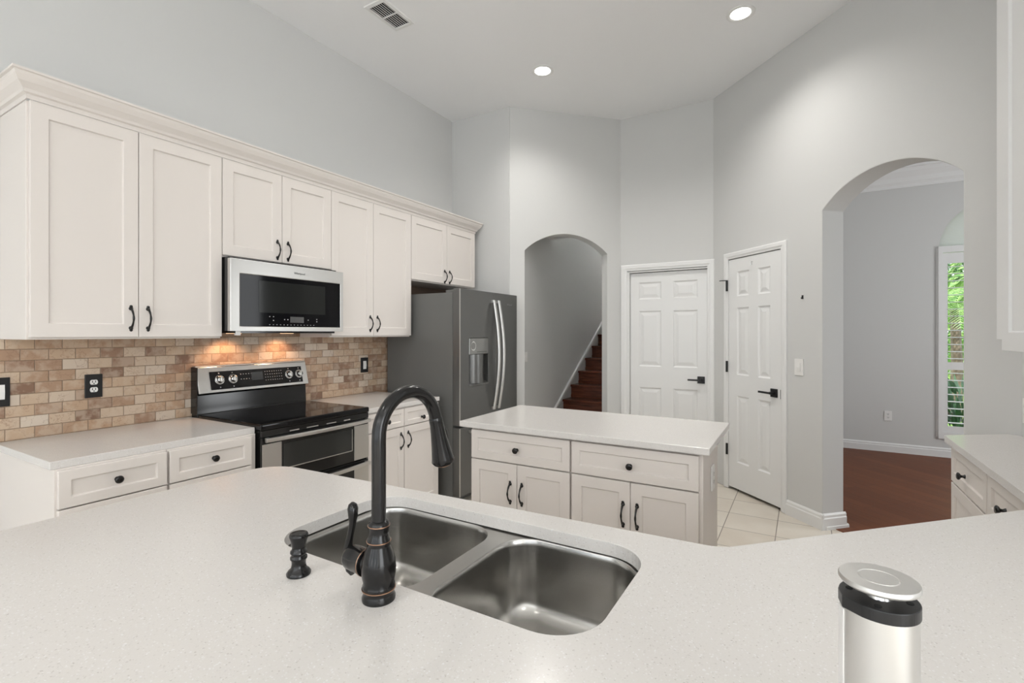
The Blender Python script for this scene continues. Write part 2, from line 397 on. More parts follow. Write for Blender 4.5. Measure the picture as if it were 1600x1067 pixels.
d1 = thing('door_1', 'wider white six panel door set in the middle wall beside the stair arch', 'door', (-1.592, 5.045, 0), 0, kind='structure')
bm = new(); casing(bm, 0.006, .794, 2.058, .064); obj('casing', bm, M_TRIM, d1)
bm = new(); box(bm, 0.001, .028, .0, .11, .004, 2.052); box(bm, .792, .799, .0, .11, .004, 2.052); box(bm, .028, .792, .0, .11, 2.04, 2.052); obj('jamb', bm, M_TRIM, d1)
bm = new(); panel_door(bm, .758, 2.022, .036, [.088, .316, .434, .668], [.245, .845, 1.06, 1.63, 1.75, 1.925]); s1 = obj('door_panel', bm, M_TRIM, d1, (.031, .035, .012))
lever(s1, .70, .945, -1)
d2 = thing('door_2', 'narrower white six panel door with black hinges on the angled wall', 'door', (-.757, 5.057, 0), R(-45), kind='structure')
bm = new(); casing(bm, .240, .858, 2.083, .058); obj('casing', bm, M_TRIM, d2)
bm = new(); panel_door(bm, .612, 2.05, .035, [.105, .255, .362, .50], [.235, .830, 1.015, 1.615, 1.715, 1.935]); s2 = obj('door_panel', bm, M_TRIM, d2, (.243, -.004, .026))
lever(s2, .545, .905, -1)
for z in (.36, 1.11, 1.845):
    bm = new(); tube(bm, [(.236, -.024, z-.05), (.236, -.024, z+.05)], .008, 10); box(bm, .228, .246, -.026, -.016, z-.05, z+.05); obj('hinge', bm, M_BLKPLATE, d2)
bm = new(); tube(bm, [(.236, -.024, 1.893), (.21, -.055, 1.893), (.185, -.06, 1.893)], .004, 8); obj('hinge_stop', bm, M_BLKPLATE, d2)
bm = new(); box(bm, .8578, .8605, -.0135, -.002, .89, .965); obj('strike_plate', bm, M_BLKPLATE, d2)
bm = new(); tube(bm, [(.3, 0, 1.998), (.3, -.02, 1.996), (.3, -.025, 1.98), (.303, -.02, 1.968), (.306, -.012, 1.975)], .0035, 8); obj('hook', bm, M_CHROME, s2)

# ------------------------------------------------------------------ dining window with plantation shutters
w1 = thing('window_1', 'tall arched dining room window with white plantation shutters', 'window', (WX0, 7.33, 0), 0, kind='structure')
Wd = WX1-WX0
bm = new(); FZ0, FZ1 = .232, WZ1+.012
for o0, y0 in ((-.025, -.012), (-.008, -.026)):
    o1 = .03
    box(bm, o0, o1, y0, -.001 if y0 > -.02 else y0+.0135, FZ0-o0-.025, FZ1+o0+.025); box(bm, Wd-o1, Wd-o0, y0, -.001 if y0 > -.02 else y0+.0135, FZ0-o0-.025, FZ1+o0+.025)
    box(bm, o1, Wd-o1, y0, -.001 if y0 > -.02 else y0+.0135, FZ1-.055, FZ1+o0+.025); box(bm, o1, Wd-o1, y0, -.001 if y0 > -.02 else y0+.0135, FZ0-o0-.025, FZ0+.055)
box(bm, .001, .03, -.001, .05, WZ0+.001, WZ1-.001); box(bm, Wd-.03, Wd-.001, -.001, .05, WZ0+.001, WZ1-.001); box(bm, .03, Wd-.03, -.001, .05, WZ1-.04, WZ1-.001)
obj('shutter_frame', bm, M_TRIM, w1)
for a, b in ((.03, Wd/2), (Wd/2, Wd-.03)):
    bm = new()
    for s0, s1_ in ((a+.002, a+.045), (b-.045, b-.002)): box(bm, s0, s1_, -.012, .016, .288, WZ1-.048)
    for z0, z1 in ((.288, .36), (1.0, 1.085), (2.205, WZ1-.048)): box(bm, a+.045, b-.045, -.012, .016, z0, z1)
    pn = obj('shutter_panel', bm, M_TRIM, w1)
    for z0, z1, n in ((.36, 1.0, 8), (1.085, 2.205, 14)):
        for k in range(n):
            z = z0+(k+.5)*(z1-z0)/n; bm = new(); c, s_ = math.cos(R(2)), math.sin(R(2))
            prism(bm, [(-.030, -.0005), (-.015, -.0045), (.015, -.0045), (.030, -.001), (.030, .001), (.015, .0045), (-.015, .0045), (-.030, .0005)],
                  lambda p, r_: (a+.046, .004+p*c-r_*s_, z+p*s_+r_*c), lambda p, r_: (b-.046, .004+p*c-r_*s_, z+p*s_+r_*c))
            obj('louver', bm, M_TRIM, pn)
M_SHADE = mat('pleated_shade', (.8, .79, .77), .7); t = NT(M_SHADE)
sx = t.n('ShaderNodeSeparateXYZ'); t.l(t.obj(), sx.inputs[0]); t.bump(t.math('FRACT', t.math('MULTIPLY', sx.outputs['Z'], 55)), .6, .01)
tr = t.n('ShaderNodeBsdfTranslucent'); mx = t.n('ShaderNodeMixShader'); t.l(t.b.outputs[0], mx.inputs[1]); t.l(tr.outputs[0], mx.inputs[2]); t.l(mx.outputs[0], t.t.nodes['Material Output'].inputs[0])
bm = new(); P = [(Wd/2-(wr-.002)*math.cos(PI*k/24), WZ1+.012+(wr-.014)*math.sin(PI*k/24)) for k in range(25)]
prism(bm, P, lambda u, z: (u, .03, z), lambda u, z: (u, .05, z)); obj('arch_shade', bm, M_SHADE, w1)
M_GLASS = mat('window_glass', (1, 1, 1), 0, trans=1)
M_GLASS.node_tree.nodes['Principled BSDF'].inputs['IOR'].default_value = 1.05
bm = new(); box(bm, .03, Wd-.03, .085, .09, .3, WZ1); obj('pane', bm, M_GLASS, w1)

# ------------------------------------------------------------------ garden beyond the window
def leafmat(name, a, b):
    m = mat(name, a, .45); t = NT(m); t.col(t.ramp(t.noise(t.obj(), 9, 2), [(.35, a), (.65, b)])); return m
M_LAWN = leafmat('lawn_grass', (.16, .30, .06), (.22, .38, .09))
M_L1 = leafmat('bright_leaf', (.10, .26, .05), (.36, .52, .16)); M_L2 = leafmat('dark_leaf', (.03, .09, .035), (.07, .17, .06)); M_L3 = leafmat('hedge_leaf', (.07, .19, .07), (.22, .36, .13))
M_BARK = leafmat('bark', (.16, .11, .08), (.30, .22, .17))
bm = new(); box(bm, -8, 16, 7.6, 40, -.3, -.15)
struct('floor_garden', bm, M_LAWN, 'green lawn outside the dining room window', 'lawn')
def frond(bm, base, az, el, L, wd, rnd):
    pts = []; p = Vector(base); e = el
    for k in range(9):
        pts.append(p.copy()); p = p+Vector((math.cos(az)*math.cos(e), math.sin(az)*math.cos(e), math.sin(e)))*(L/8); e -= R(11)
    side = Vector((-math.sin(az), math.cos(az), 0))
    tube(bm, pts, [.010-.001*k for k in range(9)], 4)
    for k in range(1, 25):
        f = k/25*8; i = min(int(f), 7); c = pts[i].lerp(pts[i+1], f-i); t_ = (pts[i+1]-pts[i]).normalized()
        l = wd*math.sin(PI*min(.97, .12+.85*k/25))
        for s_ in (-1, 1):
            tip = c+side*s_*l*.8+t_*l*.6+Vector((0, 0, -.25*l)); b = t_*.012
            bm.faces.new([bm.verts.new(v) for v in (c-b, c+b, tip)])
def palm(name, label, loc, th, n, L, wd, ml, cat='palm tree'):
    t_ = thing(name, label, cat, loc)
    bm = new(); tube(bm, [(0, 0, -.15), (.03, 0, th*.5), (0, .02, th)], [.11, .085, .07], 10); obj('trunk', bm, M_BARK, t_)
    bm = new()
    for k in range(n): frond(bm, (0, .02, th), k*2.4, R(70-60*((k*7) % n)/n), L*random.uniform(.8, 1.1), wd, random)
    obj('fronds', bm, ml, t_)
def bush(name, label, loc, r, h, n, ll, ml, cat='shrub'):
    t_ = thing(name, label, cat, loc)
    bm = new()
    for k in range(n):
        a = random.uniform(0, 2*PI); e = random.uniform(.1, 1.4); rr = r*random.uniform(.15, 1)
        c = Vector((math.cos(a)*rr, math.sin(a)*rr, h*random.uniform(.05, 1))); d = Vector((math.cos(a)*math.cos(e), math.sin(a)*math.cos(e), math.sin(e)))
        s_ = d.orthogonal().normalized(); l = ll*random.uniform(.6, 1.2)
        bm.faces.new([bm.verts.new(v) for v in (c, c+d*l*.5+s_*l*.14, c+d*l, c+d*l*.5-s_*l*.14)])
    obj('foliage', bm, ml, t_)
    bm = new()
    for k in range(5): a = k*1.26; tube(bm, [(0, 0, 0), (math.cos(a)*r*.35, math.sin(a)*r*.35, h*.6)], [.02, .008], 6)
    obj('stem', bm, M_BARK, t_)
palm('palm_tree', 'bright green palm with arching fronds outside the dining window', (2.32, 11.6, -.15), 2.0, 18, 1.5, .42, M_L1)
palm('palm_tree', 'darker tall palm behind the bright palm outside the window', (3.6, 14.2, -.15), 3.6, 16, 1.9, .45, M_L3)
bush('shrub', 'dark low shrub just below the dining window outside', (1.95, 9.2, -.15), .6, .75, 420, .28, M_L2)
bush('shrub', 'large leafy green tree crown far behind the palms outside', (6.2, 26.5, -.15), 3.4, 6.5, 3200, .6, M_L3)
bush('shrub', 'broad green bush left of the far tree outside', (2.2, 18.6, -.15), 2.6, 4.2, 2000, .5, M_L1)

# ------------------------------------------------------------------ ceiling fixtures
def downlight(loc, label, power=54, group=None):
    t_ = thing('recessed_light', label, 'ceiling light', loc, 0, group)
    bm = new(); lathe(bm, [(.062, .0), (.078, -.006), (.094, -.004), (.096, 0)], n=40, cap=False); obj('trim_ring', bm, M_TRIM, t_, smooth=40)
    bm = new(); lathe(bm, [(.001, -.012), (.04, -.010), (.066, -.002), (.066, -.0005), (.001, -.0005)], n=40); obj('lens', bm, M_LENS, t_, smooth=40)
    l = bpy.data.lights.new('downlight_lamp', 'SPOT'); l.energy = power; l.spot_size = R(142); l.spot_blend = .9; l.shadow_soft_size = .08; l.color = (1, .97, .93)
    o = bpy.data.objects.new('downlight_lamp', l); COL.objects.link(o); o.parent = t_; o.location = (0, 0, -.03)
downlight((-1.923, 3.765, H), 'lit recessed ceiling light nearer the middle, above the refrigerator')
downlight((-.382, 3.797, H), 'lit recessed ceiling light at the upper right, nearer the arch wall')
for x, y, pw in ((-2.0, 1.85, 24), (-.92, 2.88, 48), (-1.2, -1.0, 36), (1.6, -1.0, 36)):  # unseen lamps added to brighten the kitchen and its far end
    downlight((x, y, H), 'added recessed ceiling light out of view, brightening the room', pw, 'added recessed lights out of view')
downlight((-2.45, 4.76, 2.62), 'added recessed ceiling light in the stair hall, unseen above the small arch', 11)  # unseen lamp added to lighten the left stair wall
v = thing('ceiling_vent', 'white ceiling air vent with dark slots near the left wall', 'vent', (-2.512, 2.556, H))
bm = new(); loft(bm, [[(-.093, -.158, 0), (.093, -.158, 0), (.093, .158, 0), (-.093, .158, 0)], [(-.09, -.155, -.006), (.09, -.155, -.006), (.09, .155, -.006), (-.09, .155, -.006)], [(-.068, -.13, -.009), (.068, -.13, -.009), (.068, .13, -.009), (-.068, .13, -.009)], [(-.066, -.128, -.001), (.066, -.128, -.001), (.066, .128, -.001), (-.066, .128, -.001)]])
box(bm, -.066, .066, -.004, .004, -.008, -.001)
obj('frame', bm, M_TRIM, v)
bm = new(); box(bm, -.066, .066, -.128, .128, -.0012, -.0004); obj('dark_duct', bm, M_DARK, v)
for k in range(7):
    x = -.0555+k*.0185; bm = new(); prism(bm, [(x-.0012, -.0045), (x+.0006, -.0045), (x+.0012, -.001), (x-.0006, -.001)], lambda a, z: (a, -.127, z), lambda a, z: (a, .127, z)); obj('slat', bm, M_TRIM, v)

# ------------------------------------------------------------------ cabinets
def shaker(bm, w, h, th=.020, st=.062, rec=.009):
    rings = [[(0, th, 0), (w, th, 0), (w, th, h), (0, th, h)], [(0, 0, 0), (w, 0, 0), (w, 0, h), (0, 0, h)],
             [(st, 0, st), (w-st, 0, st), (w-st, 0, h-st), (st, 0, h-st)], [(st+.003, rec, st+.003), (w-st-.003, rec, st+.003), (w-st-.003, rec, h-st-.003), (st+.003, rec, h-st-.003)]]
    loft(bm, rings, True, True)
def pull(parent, x, z, L=.096):
    bm = new(); pts = []; rad = []
    for k in range(17):
        f = k/16; pts.append((x, -.006-.026*math.sin(PI*f)**.8, z-L/2+L*f)); rad.append(.0042+.0012*math.cos(2*PI*f)+.0022*math.exp(-((f-.5)/.12)**2))
    tube(bm, pts, rad, 10)
    for s_ in (-1, 1):
        lathe(bm, [(.0095, 0), (.0095, -.004), (.0065, -.008), (.002, -.011)], (x, 0, z+s_*L/2), 'Y', 14)
        lathe(bm, [(.0055, 0), (.0075, -.003), (.004, -.006)], (x, 0, z+s_*(L/2+.010)), 'Y', 12)
    return obj('handle', bm, M_BLACK, parent, smooth=50)
def knob(parent, x, z):
    bm = new(); lathe(bm, [(.010, 0), (.009, -.003), (.0055, -.008), (.006, -.014), (.014, -.019), (.0165, -.023), (.0155, -.027), (.011, -.030), (.004, -.031)], (x, 0, z), 'Y', 24)
    return obj('knob', bm, M_BLACK, parent, smooth=45)
def cabinet(name, label, cat, loc, rotz, wd, depth, z0, z1, fronts, group=None, toe=False, rail=.062):
    t_ = thing(name, label, cat, (loc[0], loc[1], 0), rotz, group)
    bm = new()
    if toe: box(bm, 0, wd, .021, depth, z0+.10, z1); box(bm, 0, wd, .09, depth, z0, z0+.10)
    else:
        box(bm, 0, wd, .021, depth, z0, z1)
    obj('cabinet_body', bm, M_CAB, t_, bevel=.0015, seg=1)
    for kind, a, b, c, d, hx, hz in fronts:
        w_, h_ = b-a, d-c; bm = new()
        shaker(bm, w_, h_, st=min(rail, h_*.27)); o = obj('drawer_front' if kind == 'drawer' else 'door', bm, M_CAB, t_, (a, 0, c), bevel=.0015, seg=1)
        if kind == 'drawer': knob(o, hx-a, hz-c)
        elif hx is not None: pull(o, hx-a, hz-c)
    return t_
# uppers on the left wall: local x = world y, front faces +x
XF = -2.86; UD = .353; G = .0018
def upper(y0, y1, z0, z1, split, hz, label, name='wall_cabinet', hs=(.034, .040)):
    w_ = y1-y0; s_ = split-y0
    return cabinet(name, label, 'cabinet', (XF, y0), R(90), w_, UD, z0, z1,
        [('door', .008 if y0 < 1 else G, s_-G, z0+.010, z1, s_-hs[0], hz), ('door', s_+G, w_-G, z0+.010, z1, s_+hs[1], hz)], 'white wall cabinets over the range counter')
upper(.762, 1.584, 1.383, 2.415, 1.173, 1.485, 'tall two door white wall cabinet nearest the camera at the left edge')
upper(1.585, 2.341, 1.851, 2.415, 1.961, 1.937, 'short two door white wall cabinet above the microwave')
upper(2.342, 3.162, 1.383, 2.415, 2.735, 1.485, 'tall two door white wall cabinet between microwave and refrigerator')
fc = upper(3.164, 4.10, 1.862, 2.415, 3.645, 1.935, 'short two door white wall cabinet above the refrigerator')
bm = new(); box(bm, .04, .93, .340, .352, 1.60, 1.860); obj('gap_shade_panel', bm, M_GAPSHADE, fc)  # dark sheet stands in for the shaded wall and wood strip above the refrigerator
bm = new(); prof = [(.0, 2.4155), (.004, 2.4155), (.006, 2.435), (.016, 2.44), (.02, 2.452), (.04, 2.475), (.052, 2.497), (.054, 2.51), (.062, 2.513), (.062, 2.522), (0, 2.522)]
loops = []
for (x, y, sx_, sy_) in ((-3.213, .762, 0, -1), (XF, .762, 1, -1), (XF, 4.10, 1, 1), (-3.213, 4.10, 0, 1)):
    loops.append([(x+sx_*a, y+sy_*a, z) for a, z in prof])
loft(bm, loops, True, True)
tag(obj('crown_molding', bm, M_CAB), 'off white crown moulding along the top of the left wall cabinets', 'moulding')

# base cabinets, left run
CB = -2.515
def base(loc, rotz, wd, depth, fronts, label, name='base_cabinet', group=None):
    return cabinet(name, label, 'cabinet', loc, rotz, wd, depth, 0, .873, fronts, group, toe=True, rail=.055)
base((CB, .752), R(90), .398, .695, [('drawer', .008, .392, .718, .866, .2, .792), ('door', .008, .392, .115, .712, .35, .6)], 'near white base cabinet under the left counter end', group='base cabinets beside the range')
base((CB, 1.152), R(90), .428, .695, [('drawer', .004, .395, .718, .866, .2, .794), ('door', .004, .395, .115, .712, .05, .6)], 'white base cabinet just left of the range', group='base cabinets beside the range')
base((CB, 2.352), R(90), .748, .695, [('drawer', .004, .352, .735, .862, .178, .79), ('drawer', .357, .744, .735, .862, .545, .775), ('door', .004, .352, .115, .728, .318, .63), ('door', .357, .744, .115, .728, .394, .63)], 'white base cabinet with two drawers between range and refrigerator', group='base cabinets beside the range')
def worktop(name, outer, label, holes=[], z0=.873, z1=.905):
    bm = new(); slab_with_holes(bm, outer, holes, z0, z1)
    return tag(obj(name, bm, M_QUARTZ, bevel=.003), label, 'countertop')
worktop('worktop', [(-3.213, .742), (-2.545, .742), (-2.545, 1.583), (-3.213, 1.583)], 'white quartz countertop left of the range')
worktop('worktop', [(-3.213, 2.351), (-2.51, 2.351), (-2.51, 3.105), (-3.213, 3.105)], 'white quartz countertop between range and refrigerator')
bm = new(); box(bm, -3.213, -3.203, .745, 3.106, .9055, 1.3825); box(bm, -3.213, -3.203, 3.106, 3.30, .86, 1.3825); box(bm, -3.213, -3.203, 1.587, 2.340, 1.3825, 1.42)
tag(obj('tile_backsplash', bm, M_SPLASH), 'tan and brown stone tile backsplash behind the range', 'backsplash')

# island
base((-1.662, 2.335), 0, .629, .445, [('drawer', .008, .624, .697, .858, .312, .772), ('door', .008, .310, .115, .690, .270, .582-.048), ('door', .313, .624, .115, .690, .343, .582-.048)], 'left white island cabinet with one drawer and two doors', 'island_cabinet')
ic = base((-1.031, 2.335), 0, .640, .445, [('drawer', .004, .624, .697, .858, .312, .772), ('door', .004, .310, .115, .690, .276, .582-.048), ('door', .313, .624, .115, .690, .345, .582-.048)], 'right white island cabinet with one drawer and two doors', 'island_cabinet')
worktop('island_worktop', [(-1.715, 2.302), (-.356, 2.302), (-.362, 3.03), (-1.728, 3.03)], 'white quartz top of the kitchen island')

# right run
cabinet('base_cabinet', 'white base cabinet at far right end beside the arch', 'cabinet', (.622, 3.19), R(-90), .556, .30, 0, .873,
        [('drawer', .010, .552, .692, .862, .255, .768), ('door', .010, .552, .115, .684, None, 0)], None, True, .055)
cabinet('base_cabinet', 'white base cabinet at right edge nearer the camera', 'cabinet', (.622, 2.632), R(-90), .62, .30, 0, .873,
        [('drawer', .004, .616, .692, .862, .215, .775), ('door', .004, .616, .115, .684, None, 0)], None, True, .055)
uc = thing('tall_wall_cabinet', 'tall white wall cabinet cut off by the right photo edge', 'cabinet', (.585, 2.45, 0), R(-90))
bm = new(); box(bm, 0, .85, .021, .337, 1.389, 2.95); obj('cabinet_body', bm, M_TRIM, uc)
bm = new(); shaker(bm, .36, 1.58); obj('door', bm, M_TRIM, uc, (.135, 0, 1.352), bevel=.0015)
bm = new(); shaker(bm, .36, 1.58); obj('door', bm, M_TRIM, uc, (.4985, 0, 1.352), bevel=.0015)

# peninsula worktop (one piece with the right run), hole for the sink
corner = []
cx, cy, r_ = -1.645, 1.062, .125
for k in range(13): a = R(180-90*k/12); corner.append((cx+r_*math.cos(a), cy+r_*math.sin(a)))
PEN = [(-1.77, .2)]+corner+[(-.19, 1.252), (-.155, 1.265), (.60, 2.022), (.60, 3.20), (.888, 3.405), (.923, 3.372), (.923, 1.145), (-.02, .2)]
HOLE = [(p[0], p[1]) for p in rrect(-1.137, -.303, .738, 1.146, .10, 0, 10)]
worktop('peninsula_worktop', PEN, 'large white quartz peninsula countertop in the foreground', [HOLE])
pb = thing('peninsula_cabinet', 'white cabinet base carrying the foreground peninsula counter', 'cabinet', (-1.0, .8, 0))
pl = [(-1.73, .52), (-1.73, 1.15), (-.20, 1.21), (.56, 1.97), (.80, 1.77), (-.15, .52)]
for k in range(len(pl)):
    a, b = Vector(pl[k]), Vector(pl[(k+1) % len(pl)]); d = (b-a).normalized(); n_ = Vector((d.y, -d.x))*.018
    bm = new(); prism(bm, [a, b, b+n_, a+n_], lambda x, y: (x+1, y-.8, .002), lambda x, y: (x+1, y-.8, .870)); obj('side_panel', bm, M_CAB, pb)

# ------------------------------------------------------------------ sink
sk = thing('sink', 'stainless double bowl undermount sink in the peninsula', 'sink', (-.72, .945, .8725))
L = lambda pts: [(p[0]+.72, p[1]-.945, p[2]-.8725) for p in pts]
bowls = ((-1.135, -.718), (-.672, -.318))
bm = new(); outer = [(p[0]+.72, p[1]-.945) for p in rrect(-1.165, -.288, .715, 1.175, .11, 0, 10)]
holes = [[(p[0]+.72, p[1]-.945) for p in rrect(a, b, .750, 1.148, .085, 0, 10)] for a, b in bowls]
fill_holes(bm, outer, holes, -.003); obj('rim', bm, M_SINK, sk)
for a, b in bowls:
    bm = new(); lp = []
    for ins, z, r_ in ((0, -.003, .085), (.002, -.006, .084), (.004, -.02, .082), (.010, -.12, .078), (.014, -.155, .075), (.022, -.175, .07), (.038, -.188, .058), (.06, -.193, .045), (.12, -.196, .02)):
        lp.append([(p[0]+.72, p[1]-.945, p[2]) for p in rrect(a+ins, b-ins, .750+ins, 1.148-ins, r_, z, 10)])
    loft(bm, lp, False, True); obj('bowl', bm, M_SINK, sk, smooth=50)
    bm = new(); lathe(bm, [(.043, -.1945), (.04, -.192), (.034, -.1945), (.03, -.203), (.005, -.204)], ((a+b)/2+.72, .02, 0), n=28); obj('drain', bm, M_CHROME, sk, smooth=40)

# ------------------------------------------------------------------ faucet
fx, fy, fz = -.697, .68, .9052
fa = thing('faucet', 'tall oil rubbed bronze gooseneck faucet behind the sink', 'faucet', (fx, fy, fz), R(-3))
bm = new()
lathe(bm, [(.031, 0), (.0315, .006), (.029, .012), (.0285, .018), (.031, .022), (.0305, .028), (.0285, .033), (.0315, .045), (.0325, .060), (.031, .075), (.0265, .090), (.0222, .100), (.0205, .107), (.0225, .110), (.022, .114), (.0195, .118), (.0185, .13), (.0195, .138), (.0205, .141), (.019, .146), (.0145, .149), (.01, .15)], n=40)
obj('body', bm, M_BLACK, fa, smooth=60)
for r_, z in ((.0315, .022), (.0227, .111), (.0205, .1405)):
    bm = new(); lathe(bm, [(r_-.002, z-.0012), (r_+.0004, z-.0008), (r_+.0004, z+.0008), (r_-.002, z+.0012)], n=40, cap=False); obj('copper_ring', bm, M_COPPER, fa, smooth=60)
bm = new(); pts = [(0, 0, .14), (0, 0, .22), (0, 0, .30)]; RR = .080; zc = .306
for k in range(1, 21):
    a = R(180-k*8.5); pts.append((0, RR+RR*math.cos(a), zc+RR*math.sin(a)))
tube(bm, pts, .0136, 24); obj('spout', bm, M_BLACK, fa, smooth=60)
p1 = Vector(pts[-1]); d = (p1-Vector(pts[-2])).normalized()
bm = new(); tube(bm, [p1+d*s_ for s_ in (-.004, 0, .004, .012, .035, .065, .090, .099, .104)], [.0135, .015, .015, .0148, .0165, .020, .0235, .0255, .022], 28)
hd = obj('spray_head', bm, M_BLACK, fa, smooth=50)
bm = new(); s0 = p1+d*.018+Vector((0, .0165, .003)); tube(bm, [s0, s0+d*.018+Vector((0, .006, 0)), s0+d*.036+Vector((0, .008, 0))], [(.003, .004), (.004, .006), (.003, .004)], 10); obj('spray_button', bm, M_BLKPLATE, hd)
bm = new(); tube(bm, [p1+d*.103, p1+d*.107], .018, 24); obj('aerator', bm, M_COPPER, hd)
bm = new(); ha = Vector((-1, .0, 0))
c0 = Vector((-.02, 0, .060))
tube(bm, [c0+ha*s_ for s_ in (0, .010, .012, .018, .021, .040, .058, .064, .067)], [.020, .021, .0262, .0262, .0245, .0245, .0235, .021, .012], 28); obj('handle_hub', bm, M_BLACK, fa, smooth=50)
bm = new(); tube(bm, [c0+ha*.0142, c0+ha*.0150, c0+ha*.0160], [.0261, .0268, .0261], 28); obj('copper_ring', bm, M_COPPER, fa)
bm = new(); b0 = c0+ha*.065
lp = [(.010, -.030, .008), (.002, -.026, .0095), (-.006, -.008, .010), (-.006, .012, .0092), (-.001, .032, .0072), (.005, .052, .0066), (.009, .070, .0076), (.010, .084, .0100), (.0095, .097, .0112), (.009, .105, .0085), (.009, .109, .003)]
tube(bm, [b0+Vector((a, 0, z)) for a, z, r_ in lp], [(r_*.95, r_*1.1) for a, z, r_ in lp], 16); obj('lever', bm, M_BLACK, fa, smooth=60)
# soap dispenser
sd = thing('soap_dispenser', 'short oil rubbed bronze soap dispenser left of the faucet', 'soap dispenser', (-.913, .664, .9052))
bm = new(); lathe(bm, [(.024, 0), (.0245, .004), (.021, .009), (.0155, .014), (.014, .022), (.0145, .03), (.017, .033), (.017, .037), (.0145, .04), (.015, .044), (.017, .046), (.0165, .05), (.0135, .053), (.0135, .058)], n=32); obj('body', bm, M_BLACK, sd, smooth=50)
bm = new(); lathe(bm, [(.0135, .058), (.0145, .062), (.0165, .072), (.0185, .078), (.019, .082), (.0175, .0855), (.013, .087), (.004, .0865)], n=32); obj('pump_head', bm, M_BLACK, sd, smooth=50)

# ------------------------------------------------------------------ pop-up outlet tower
po = thing('popup_outlet', 'silver pop-up power outlet tower with round cap on the counter at lower right', 'pop-up outlet', (.069, .654, .9052), R(30.6))
K = .845; r_ = .0412*K; zt = .2115
bm = new(); lathe(bm, [(r_, 0), (r_, zt)], n=64); obj('tower_body', bm, M_ALU, po, smooth=40)
bm = new(); rr = r_+.0012
prism(bm, [(rr*math.cos(R(a)), rr*math.sin(R(a))) for a in (148, 155, 162, 169, 174)]+[(.9*r_*math.cos(R(a)), .9*r_*math.sin(R(a))) for a in (174, 148)], lambda x, y: (x, y, .001), lambda x, y: (x, y, zt-.003)); obj('side_strip', bm, M_WHITEPL, po)
bm = new(); col = [(.0425*K*math.cos(R(a)), .0425*K*math.sin(R(a))) for a in range(-150, 141, 6)]
col += [(.043*K*math.cos(R(150)), .043*K*math.sin(R(150))), (.0455*K*math.cos(R(178)), .0455*K*math.sin(R(178)))]
prism(bm, col, lambda x, y: (x, y, zt), lambda x, y: (x, y, zt+.013)); cl = obj('collar', bm, M_BLKPLATE, po, bevel=.001)
bm = new(); lathe(bm, [(.0125, zt+.013), (.011, zt+.020), (.011, zt+.025)], n=32); obj('stem', bm, M_CHROME, po, smooth=40)
bm = new(); zc = zt+.025; lathe(bm, [(.02*K, zc), (.0415*K, zc+.001), (.0432*K, zc+.003), (.0432*K, zc+.0055), (.042*K, zc+.0072), (.0225*K, zc+.0076), (.0215*K, zc+.0066), (.0205*K, zc+.0076), (.002, zc+.0077)], n=56); obj('cap', bm, M_ALU, po, smooth=35)
for k in range(4):
    a = R(52+90*k); bm = new(); lathe(bm, [(.0035, zt+.0131), (.0035, zt+.0136)], (.031*K*math.cos(a), .031*K*math.sin(a), 0), n=12); obj('screw', bm, M_DARK, po)

# ------------------------------------------------------------------ range (local x = world y, front faces +x)
RY0, RY1 = 1.589, 2.347
rg = thing('range', 'stainless and black double oven electric range with glass cooktop', 'range', (-2.52, RY0, 0), R(90))
RW = RY1-RY0
bm = new(); box(bm, .002, RW-.002, .0, .68, .09, .885); box(bm, .03, RW-.03, .06, .66, 0, .09); obj('body', bm, M_BLKGLOSS, rg)
bm = new(); box(bm, -.004, RW+.004, -.025, .60, .886, .921); obj('cooktop', bm, M_BLKGLASS, rg, bevel=.010, seg=4)
bm = new(); box(bm, .004, RW-.004, -.022, -.001, .852, .885)
obj('vent_trim', bm, M_BLKGLOSS, rg)
for x0, x1 in ((.17, .23), (.28, .36), (.42, .49), (.55, .60)):
    bm = new(); box(bm, x0, x1, -.0235, -.022, .858, .864); obj('vent_slot', bm, M_STEEL, rg)
def door_bar(name, parent, z, x0, x1, y0, bow, h=.026):
    bm = new(); lp = []
    for k in range(17):
        f = k/16; x = x0+(x1-x0)*f; y = y0-.02-bow*(1-(2*f-1)**2)
        lp.append([(x, y, z-h/2), (x, y-.012, z-h/2+.004), (x, y-.012, z+h/2-.004), (x, y, z+h/2), (x, y+.006, z+h/2-.003), (x, y+.006, z-h/2+.003)])
    loft(bm, lp, True, True)
    for x in (x0+.008, x1-.028): box(bm, x, x+.02, y0-.024, y0, z-h/2+.002, z+h/2-.002)
    return obj(name, bm, M_STEEL, parent, bevel=.002)
def oven_door(z0, z1, wz0, wz1, hz):
    bm = new(); box(bm, .004, RW-.004, -.022, -.001, z0, z1); dr = obj('oven_door', bm, M_BLKGLOSS, rg, bevel=.003)
    for a, b in ((.004, .118), (RW-.125, RW-.004)):
        bm = new(); box(bm, a, b, -.026, -.0222, z0+.004, z1-.036); obj('side_trim', bm, M_STEEL, dr, bevel=.002)
    bm = new(); box(bm, .13, RW-.14, -.0245, -.0222, wz0, wz1); obj('window_glass', bm, M_GREY, dr)
    bm = new(); box(bm, .13, RW-.14, -.0262, -.0246, wz0, wz0+.005); box(bm, RW-.145, RW-.14, -.0262, -.0246, wz0, wz1); obj('window_trim', bm, M_STEEL, dr)
    door_bar('handle', dr, hz, .012, RW-.008, -.022, .03)
oven_door(.585, .848, .655, .795, .836)
oven_door(.14, .578, .22, .46, .557)
